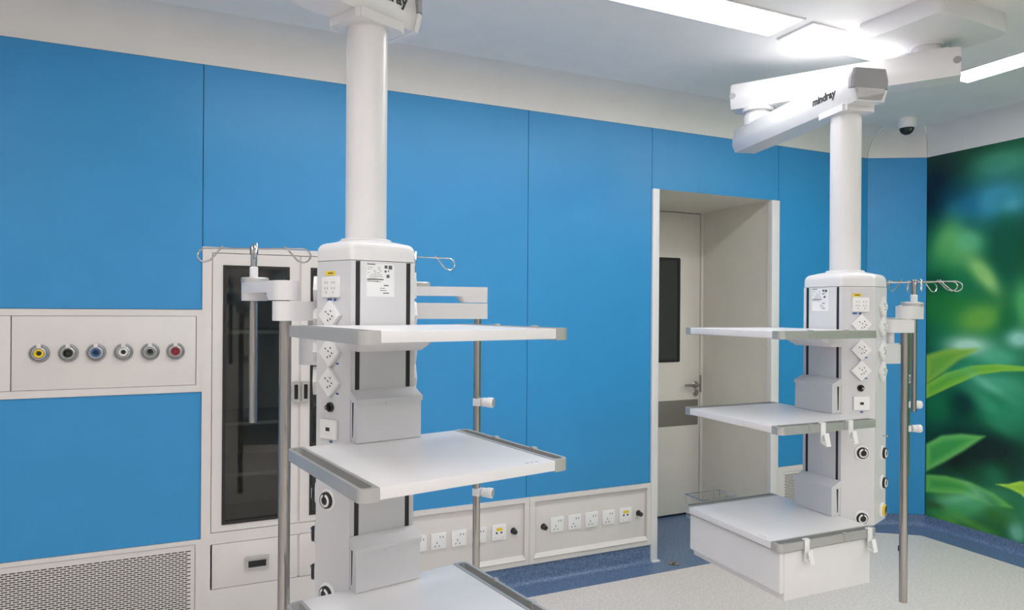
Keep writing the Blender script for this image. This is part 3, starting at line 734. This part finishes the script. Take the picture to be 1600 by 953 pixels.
    def arm(a, b_, w_, za, zb_, name, ext):
        t = (b_ - a).normalized(); n = Vector((t.y, -t.x)); m_ = MB(); rings = []
        for d, sc, k in ((-ext - .012, .90, 0), (-ext, 1, 0), ((b_ - a).length + ext, 1, 1), ((b_ - a).length + ext + .014, .90, 1)):
            p = a + t * d; z0, z1 = zb_ if k else za; zm = (z0 + z1) / 2
            rings.append([(x, y, zm + (zz_ - zm) * (sc + .05 * (sc < 1))) for x, y, zz_ in section(p, n, arm_prof(w_ * sc), z0, z1)])
        m_.loft(rings); return m_.obj(name, WHITE, root), t, n
    a1, t1, n1 = arm(piv, hub, .074, (2.603 - zc, 2.730 - zc), (2.603 - zc, 2.730 - zc), 'upper_arm', .115)
    for p, s_ in ((piv - t1 * .129, -1), (hub + t1 * .131, 1)):
        q = p - t1 * s_ * .016
        for sg in (-1, 1):
            b = MB()
            b.lathe([(.016, 0), (.016, .0015), (.002, .0015)], 20, Matrix.Translation((q.x + n1.x * sg * .074, q.y + n1.y * sg * .074, 2.668 - zc)) @ Matrix.Rotation(math.atan2(n1.y * sg, n1.x * sg), 4, 'Z') @ Matrix.Rotation(pi / 2, 4, 'Y'))
            b.obj('end_disc', GREYC, a1)
    a2, t2, n2 = arm(piv, col, .074, (2.402 - zc, 2.520 - zc), (2.396 - zc, 2.526 - zc), 'lower_arm', .130)
    e = col + t2 * .118; z0, z1 = 2.396 - zc, 2.526 - zc; m_ = MB(); rings = []
    for d, sc in ((.006, 1.02), (.021, 1.02), (.029, .93)):
        p = e + t2 * d; pf = [(h * 1.13 * sc, max(f_, .42)) for h, f_ in arm_prof(.074)[2:8]]
        pf = [(.0836 * sc, .40), (.0836 * sc, .70), (.072 * sc, 1.01), (-.072 * sc, 1.01), (-.0836 * sc, .70), (-.0836 * sc, .40)]
        rings.append(section(p, n2, pf, z0, z1))
    m_.loft(rings); m_.obj('end_cap', GREYC, a2)
    m_ = MB(); rings = []
    for d, sc in ((.006, 1.01), (.019, 1.01), (.026, .93)):
        rings.append(section(e + t2 * d, n2, [(-.066 * sc, 0), (.066 * sc, 0), (.0836 * sc, .38), (-.0836 * sc, .38)], z0 - .001, z1))
    m_.loft(rings); m_.obj('end_cap_lower', WHITE, a2)
    b = MB(); ang = math.atan2(t2.y, t2.x)
    b.prism([(-.088, -.074), (.088, -.074), (.088, .074), (-.088, .074)], 2.374 - zc, 2.401 - zc, X=Matrix.Translation((0, CYB, 0)) @ Matrix.Rotation(ang, 4, 'Z'), vbev=.012); b.obj('column_skirt', WHITE, root)
    b = MB(); b.lathe([(.070, 2.515 - zc), (.070, 2.570 - zc), (.062, 2.570 - zc), (.062, 2.585 - zc), (.080, 2.585 - zc), (.080, 2.606 - zc)], 36, Matrix.Translation((piv.x, piv.y, 0))); b.obj('pivot_joint', WHITE, root)
    b = MB(); b.lathe([(.062, 2.725 - zc), (.062, 2.745 - zc), (.052, 2.745 - zc), (.052, 2.765 - zc), (.066, 2.765 - zc), (.070, 2.782 - zc)], 40, Matrix.Translation((hub.x, hub.y, 0)))
    b.box(-.085, .085, -.060, .060, 2.722 - zc, 2.738 - zc, .004, X=Matrix.Translation((hub.x, hub.y, 0)) @ Matrix.Rotation(math.atan2(t1.y, t1.x), 4, 'Z')); b.obj('hub_neck', WHITE, root)
    b = MB(); b.prism(rrect(-.245, .245, -.200, .200, .05, 6), 0, .083, X=Matrix.Translation((hub.x, hub.y, 2.777 - zc)) @ Matrix.Rotation(-yaw, 4, 'Z') @ Matrix.Translation((-.062, -.056, 0)) @ Matrix.Rotation(yaw, 4, 'Z') @ Matrix.Rotation(-yaw + radians(3), 4, 'Z')); 
    b.obj('ceiling_cover', WHITE, root)
    # brand lettering on the arm side that faces the camera
    tw = Vector((t2.x * cy_ - t2.y * sy_, t2.x * sy_ + t2.y * cy_))
    sd = Vector((t2.y, -t2.x))                      # normal with -y = n, x = t2
    pos = col - t2 * armlab[0] + sd * .0752
    tx = text('mindray', armlab[1], TEXTM, 'lettering', a2, bold=.0012, align='RIGHT')
    tx.location = (pos.x, pos.y, armlab[2] - zc); tx.rotation_euler = (0, 0, math.atan2(t2.y, t2.x))
    # ---- pole assemblies
    for sp in iv:
        J, Pp, Rr = L(sp['joint']), L(sp['pole']), L(sp['rod']); z0 = sp['z'] - zc
        c0 = Vector((0, CYB)); tj = (J - c0).normalized()
        b = MB(); st_ = c0 + tj * .09
        b.prism(stadium(st_, J, .040), z0 - .130, z0 - .045, bev=.006, seg=2); b.obj('pole_bracket', BODY, root)
        b = MB(); b.lathe([(.016, z0 - .05), (.016, z0 + .002)], 20, Matrix.Translation((J.x, J.y, 0))); b.prism(stadium(J, Pp, .036), z0, z0 + .0555, vbev=0); lw = b.obj('link_arm', WHITE, root)
        tu = (Rr - Pp).normalized()
        b = MB(); b.prism(stadium(Pp, Rr, .036), z0 + .081, z0 + .114)
        b.prism(stadium(Pp, Pp + tu * .030, .0358), z0 + .058, z0 + .0812, top=stadium(Pp, Pp + tu * .046, .0358))
        b.prism(stadium(Rr - tu * .012, Rr, .0358), z0 + .058, z0 + .0812, top=stadium(Rr - tu * .024, Rr, .0358)) if not sp.get('knobs') else None
        ua = b.obj('link_arm', WHITE, root)
        b = MB(); b.tube([(Pp.x, Pp.y, sp['zb'] - zc), (Pp.x, Pp.y, z0 + .004)], sp['r'], 24); pole = b.obj('steel_pole', STEEL, root)
        for zk, a_ in sp.get('knobs', ()):
            zk -= zc; dv = Vector((cos(a_ - yaw), sin(a_ - yaw)))
            q = Pp + dv * .016
            X = Matrix.Translation((q.x, q.y, zk)) @ Matrix.Rotation(a_ - yaw, 4, 'Z') @ Matrix.Rotation(pi / 2, 4, 'Y')
            b = MB(); b.lathe([(.0145, .006), (.0165, .008), (.0165, .026), (.0185, .027), (.0185, .044), (.016, .047), (.009, .046)], 24, X)
            b.box(-.012, .017, -.014, .014, -.014, .014, .003, X=Matrix.Translation((Pp.x, Pp.y, zk)) @ Matrix.Rotation(a_ - yaw, 4, 'Z'))
            kn = b.obj('clamp_knob', WHITE2, pole)
            b = MB(); b.lathe([(.0135, .0455), (.0135, .0485), (.002, .0485)], 20, X); b.obj('knob_insert', GREYC, kn)
        if not sp.get('knobs'):
            zk = .53 - zc; b = MB(); b.box(Pp.x - .022, Pp.x - .010, Pp.y - .006, Pp.y + .006, zk - .012, zk + .012, .002); b.obj('pole_stop', DARK, pole)
        zr0, zr1 = sp['rb'] - zc, z0 + .114
        b = MB(); b.tube([(Rr.x, Rr.y, zr0), (Rr.x, Rr.y, z0 + .06)], .0115, 20); b.tube([(Rr.x, Rr.y, zr1), (Rr.x, Rr.y, zr1 + .100)], .0095, 20); rod = b.obj('drip_rod', STEEL, root)
        b = MB(); qd = Rr - tu * (.020 if sp.get('knobs') else .010); b.lathe([(.041, 0), (.041, .012), (.038, .016), (.015, .017)], 36, Matrix.Translation((qd.x, qd.y, zr1))); b.obj('lock_disc', ALU, rod)
        b = MB(); b.lathe([(.0125, .014), (.0125, .048), (.0105, .050)], 20, Matrix.Translation((Rr.x, Rr.y, zr1))); b.obj('sleeve', WHITE2, rod)
        b = MB(); b.lathe([(.0125, .088), (.0125, .112), (.010, .116), (.003, .117)], 20, Matrix.Translation((Rr.x, Rr.y, zr1))); b.obj('rod_cap', STEEL, rod)
        for a_ in sp['hooks']:
            a_ = a_ - yaw; d = Vector((cos(a_), sin(a_), 0)); nn = Vector((-sin(a_), cos(a_), 0)); o_ = Vector((Rr.x, Rr.y, zr1 + .106))
            for sg in (-1, 1):
                pts = [(0, 0, 0), (.150, .001, 0)] + [(.150 + .026 * sin(q), -.021 + .022 * cos(q), .004) for q in [radians(v_) for v_ in (20, 50, 80, 110, 140, 170)]] + [(.135, -.036, .005), (.112, -.012, .008), (.100, .002, .009), (.094, .009, .009)]
                b = MB(); b.tube([o_ + d * (sg * x) + Vector((0, 0, zz_)) + nn * (yy * sg) for x, zz_, yy in pts], .0028, 8); b.obj('drip_hook', CHROME, rod)
    return root

PA = dict(ox=.4489, oy=1.864, yaw=.1856, zc=1.6845, zs=(1.5056, 1.1894, .7898))
PB = dict(ox=2.3076, oy=2.0163, yaw=-1.5841, zc=1.6545, zs=(1.4805, 1.1451, .7354))
pa = pendant(**PA, hubw=(.25, 1.05), pivw=(-.216, 1.698), armlab=(-.088, .048, 2.451),
    label='large white medical pendant at left centre with three stacked shelves', iv=[
    dict(joint=(.285, 2.075), pole=(.2, 2.016), rod=(.128, 2.246), z=1.515, zb=.31, r=.0165, rb=1.194, hooks=(-.44, 1.5)),
    dict(joint=(.56, 2.30), pole=(.892, 2.285), rod=(.662, 2.332), z=1.517, zb=.31, r=.0135, rb=1.25, hooks=(.2, 1.3), knobs=((1.215, -.75), (.889, -.75)))])
pb = pendant(**PB, hubw=(3.007, 2.046), pivw=(2.597, 2.669), armlab=(-.032, .046, 2.446),
    label='white medical pendant at right with drawer box and folded ceiling arms', iv=[
    dict(joint=(2.66, 1.965), pole=(2.732, 1.95), rod=(2.816, 1.967), z=1.464, zb=.306, r=.0165, rb=1.117, hooks=(-.98, .75)),
    dict(joint=(2.70, 2.12), pole=(2.930, 2.080), rod=(2.975, 2.082), z=1.470, zb=.80, r=.0135, rb=1.20, hooks=(.02, -1.3), knobs=((1.25, -2.4), (1.128, -.55), (1.018, -.55)))])

# ------------------------------------------------------------------ loose hooks and wire basket on the right pendant
def rail_hook(v, z, label):
    c_, s_ = cos(PB['yaw']), sin(PB['yaw']); u = .2695
    r = empty('rail_hook', (PB['ox'] + u * c_ + v * s_, PB['oy'] + u * s_ - v * c_, z), PB['yaw'])
    b = MB()
    pr = [(-.010, .003), (-.010, .0065), (.0045, .0065), (.0045, -.062), (.028, -.072), (.0275, -.076), (.001, -.066), (.001, .003)]
    b.loft([[(x, y, zz) for x, zz in pr] for y in (-.011, .011)]); b.obj('clip', WHITE2, r)
    b = MB(); b.loft([[(x, y, zz) for x, zz in ((.026, -.074), (.029, -.074), (.019, -.030), (.015, -.030))] for y in (-.010, .010)])
    b.loft([[(x, y, zz) for x, zz in ((.0045, -.040), (.018, -.030), (.016, -.034), (.0045, -.046))] for y in (-.010, .010)]); b.obj('hook_arm', WHITE2, r)
    tag(r, label, 'hook', 'white plastic hooks on the shelf rails')
rail_hook(.288, 1.1463, 'left white hook on the middle shelf rail of the right pendant')
rail_hook(.150, 1.1463, 'right white hook on the middle shelf rail of the right pendant')
rail_hook(.362, .7367, 'left white hook on the lowest shelf rail of the right pendant')
rail_hook(.046, .7367, 'right white hook on the lowest shelf rail of the right pendant')
c_, s_ = cos(PB['yaw']), sin(PB['yaw'])
u, v = -.2695, .19
bk = empty('wire_basket', (PB['ox'] + u * c_ + v * s_, PB['oy'] + u * s_ - v * c_, .636), PB['yaw'])
b = MB(); W_, D_, H_ = .115, .19, .085
def loop(b, x0, x1, y0, y1, z, r): b.tube([(x0, y0, z), (x1, y0, z), (x1, y1, z), (x0, y1, z), (x0, y0, z)], r, 6)
loop(b, -W_, -.004, -D_, 0, H_ + .018, .0022); loop(b, -W_ + .01, -.010, -D_ + .01, -.01, 0, .0018); tag(b.obj('rim', CHROME, bk), kind='stuff')
b = MB()
for i in range(17):
    y = -D_ + .19 * i / 16; b.tube([(-W_, y, H_ + .018), (-W_ + .01, y, 0), (-.010, y, 0), (-.004, y, H_ + .018)], .0011, 5)
for i in range(10):
    x = -W_ + (W_ - .004) * i / 9; b.tube([(x, -D_, H_ + .018), (x, -D_ + .01, 0), (x, -.01, 0), (x, 0, H_ + .018)], .0011, 5)
tag(b.obj('wire_mesh', CHROME, bk), kind='stuff')
b = MB(); b.box(-.005, .008, -.15, -.14, H_ - .012, H_ + .0035, .001).box(-.005, .008, -.05, -.04, H_ - .012, H_ + .0035, .001); tag(b.obj('rail_clip', CHROME, bk), kind='stuff')
tag(bk, 'small wire basket hung on the far rail of the lowest right pendant shelf', 'basket')
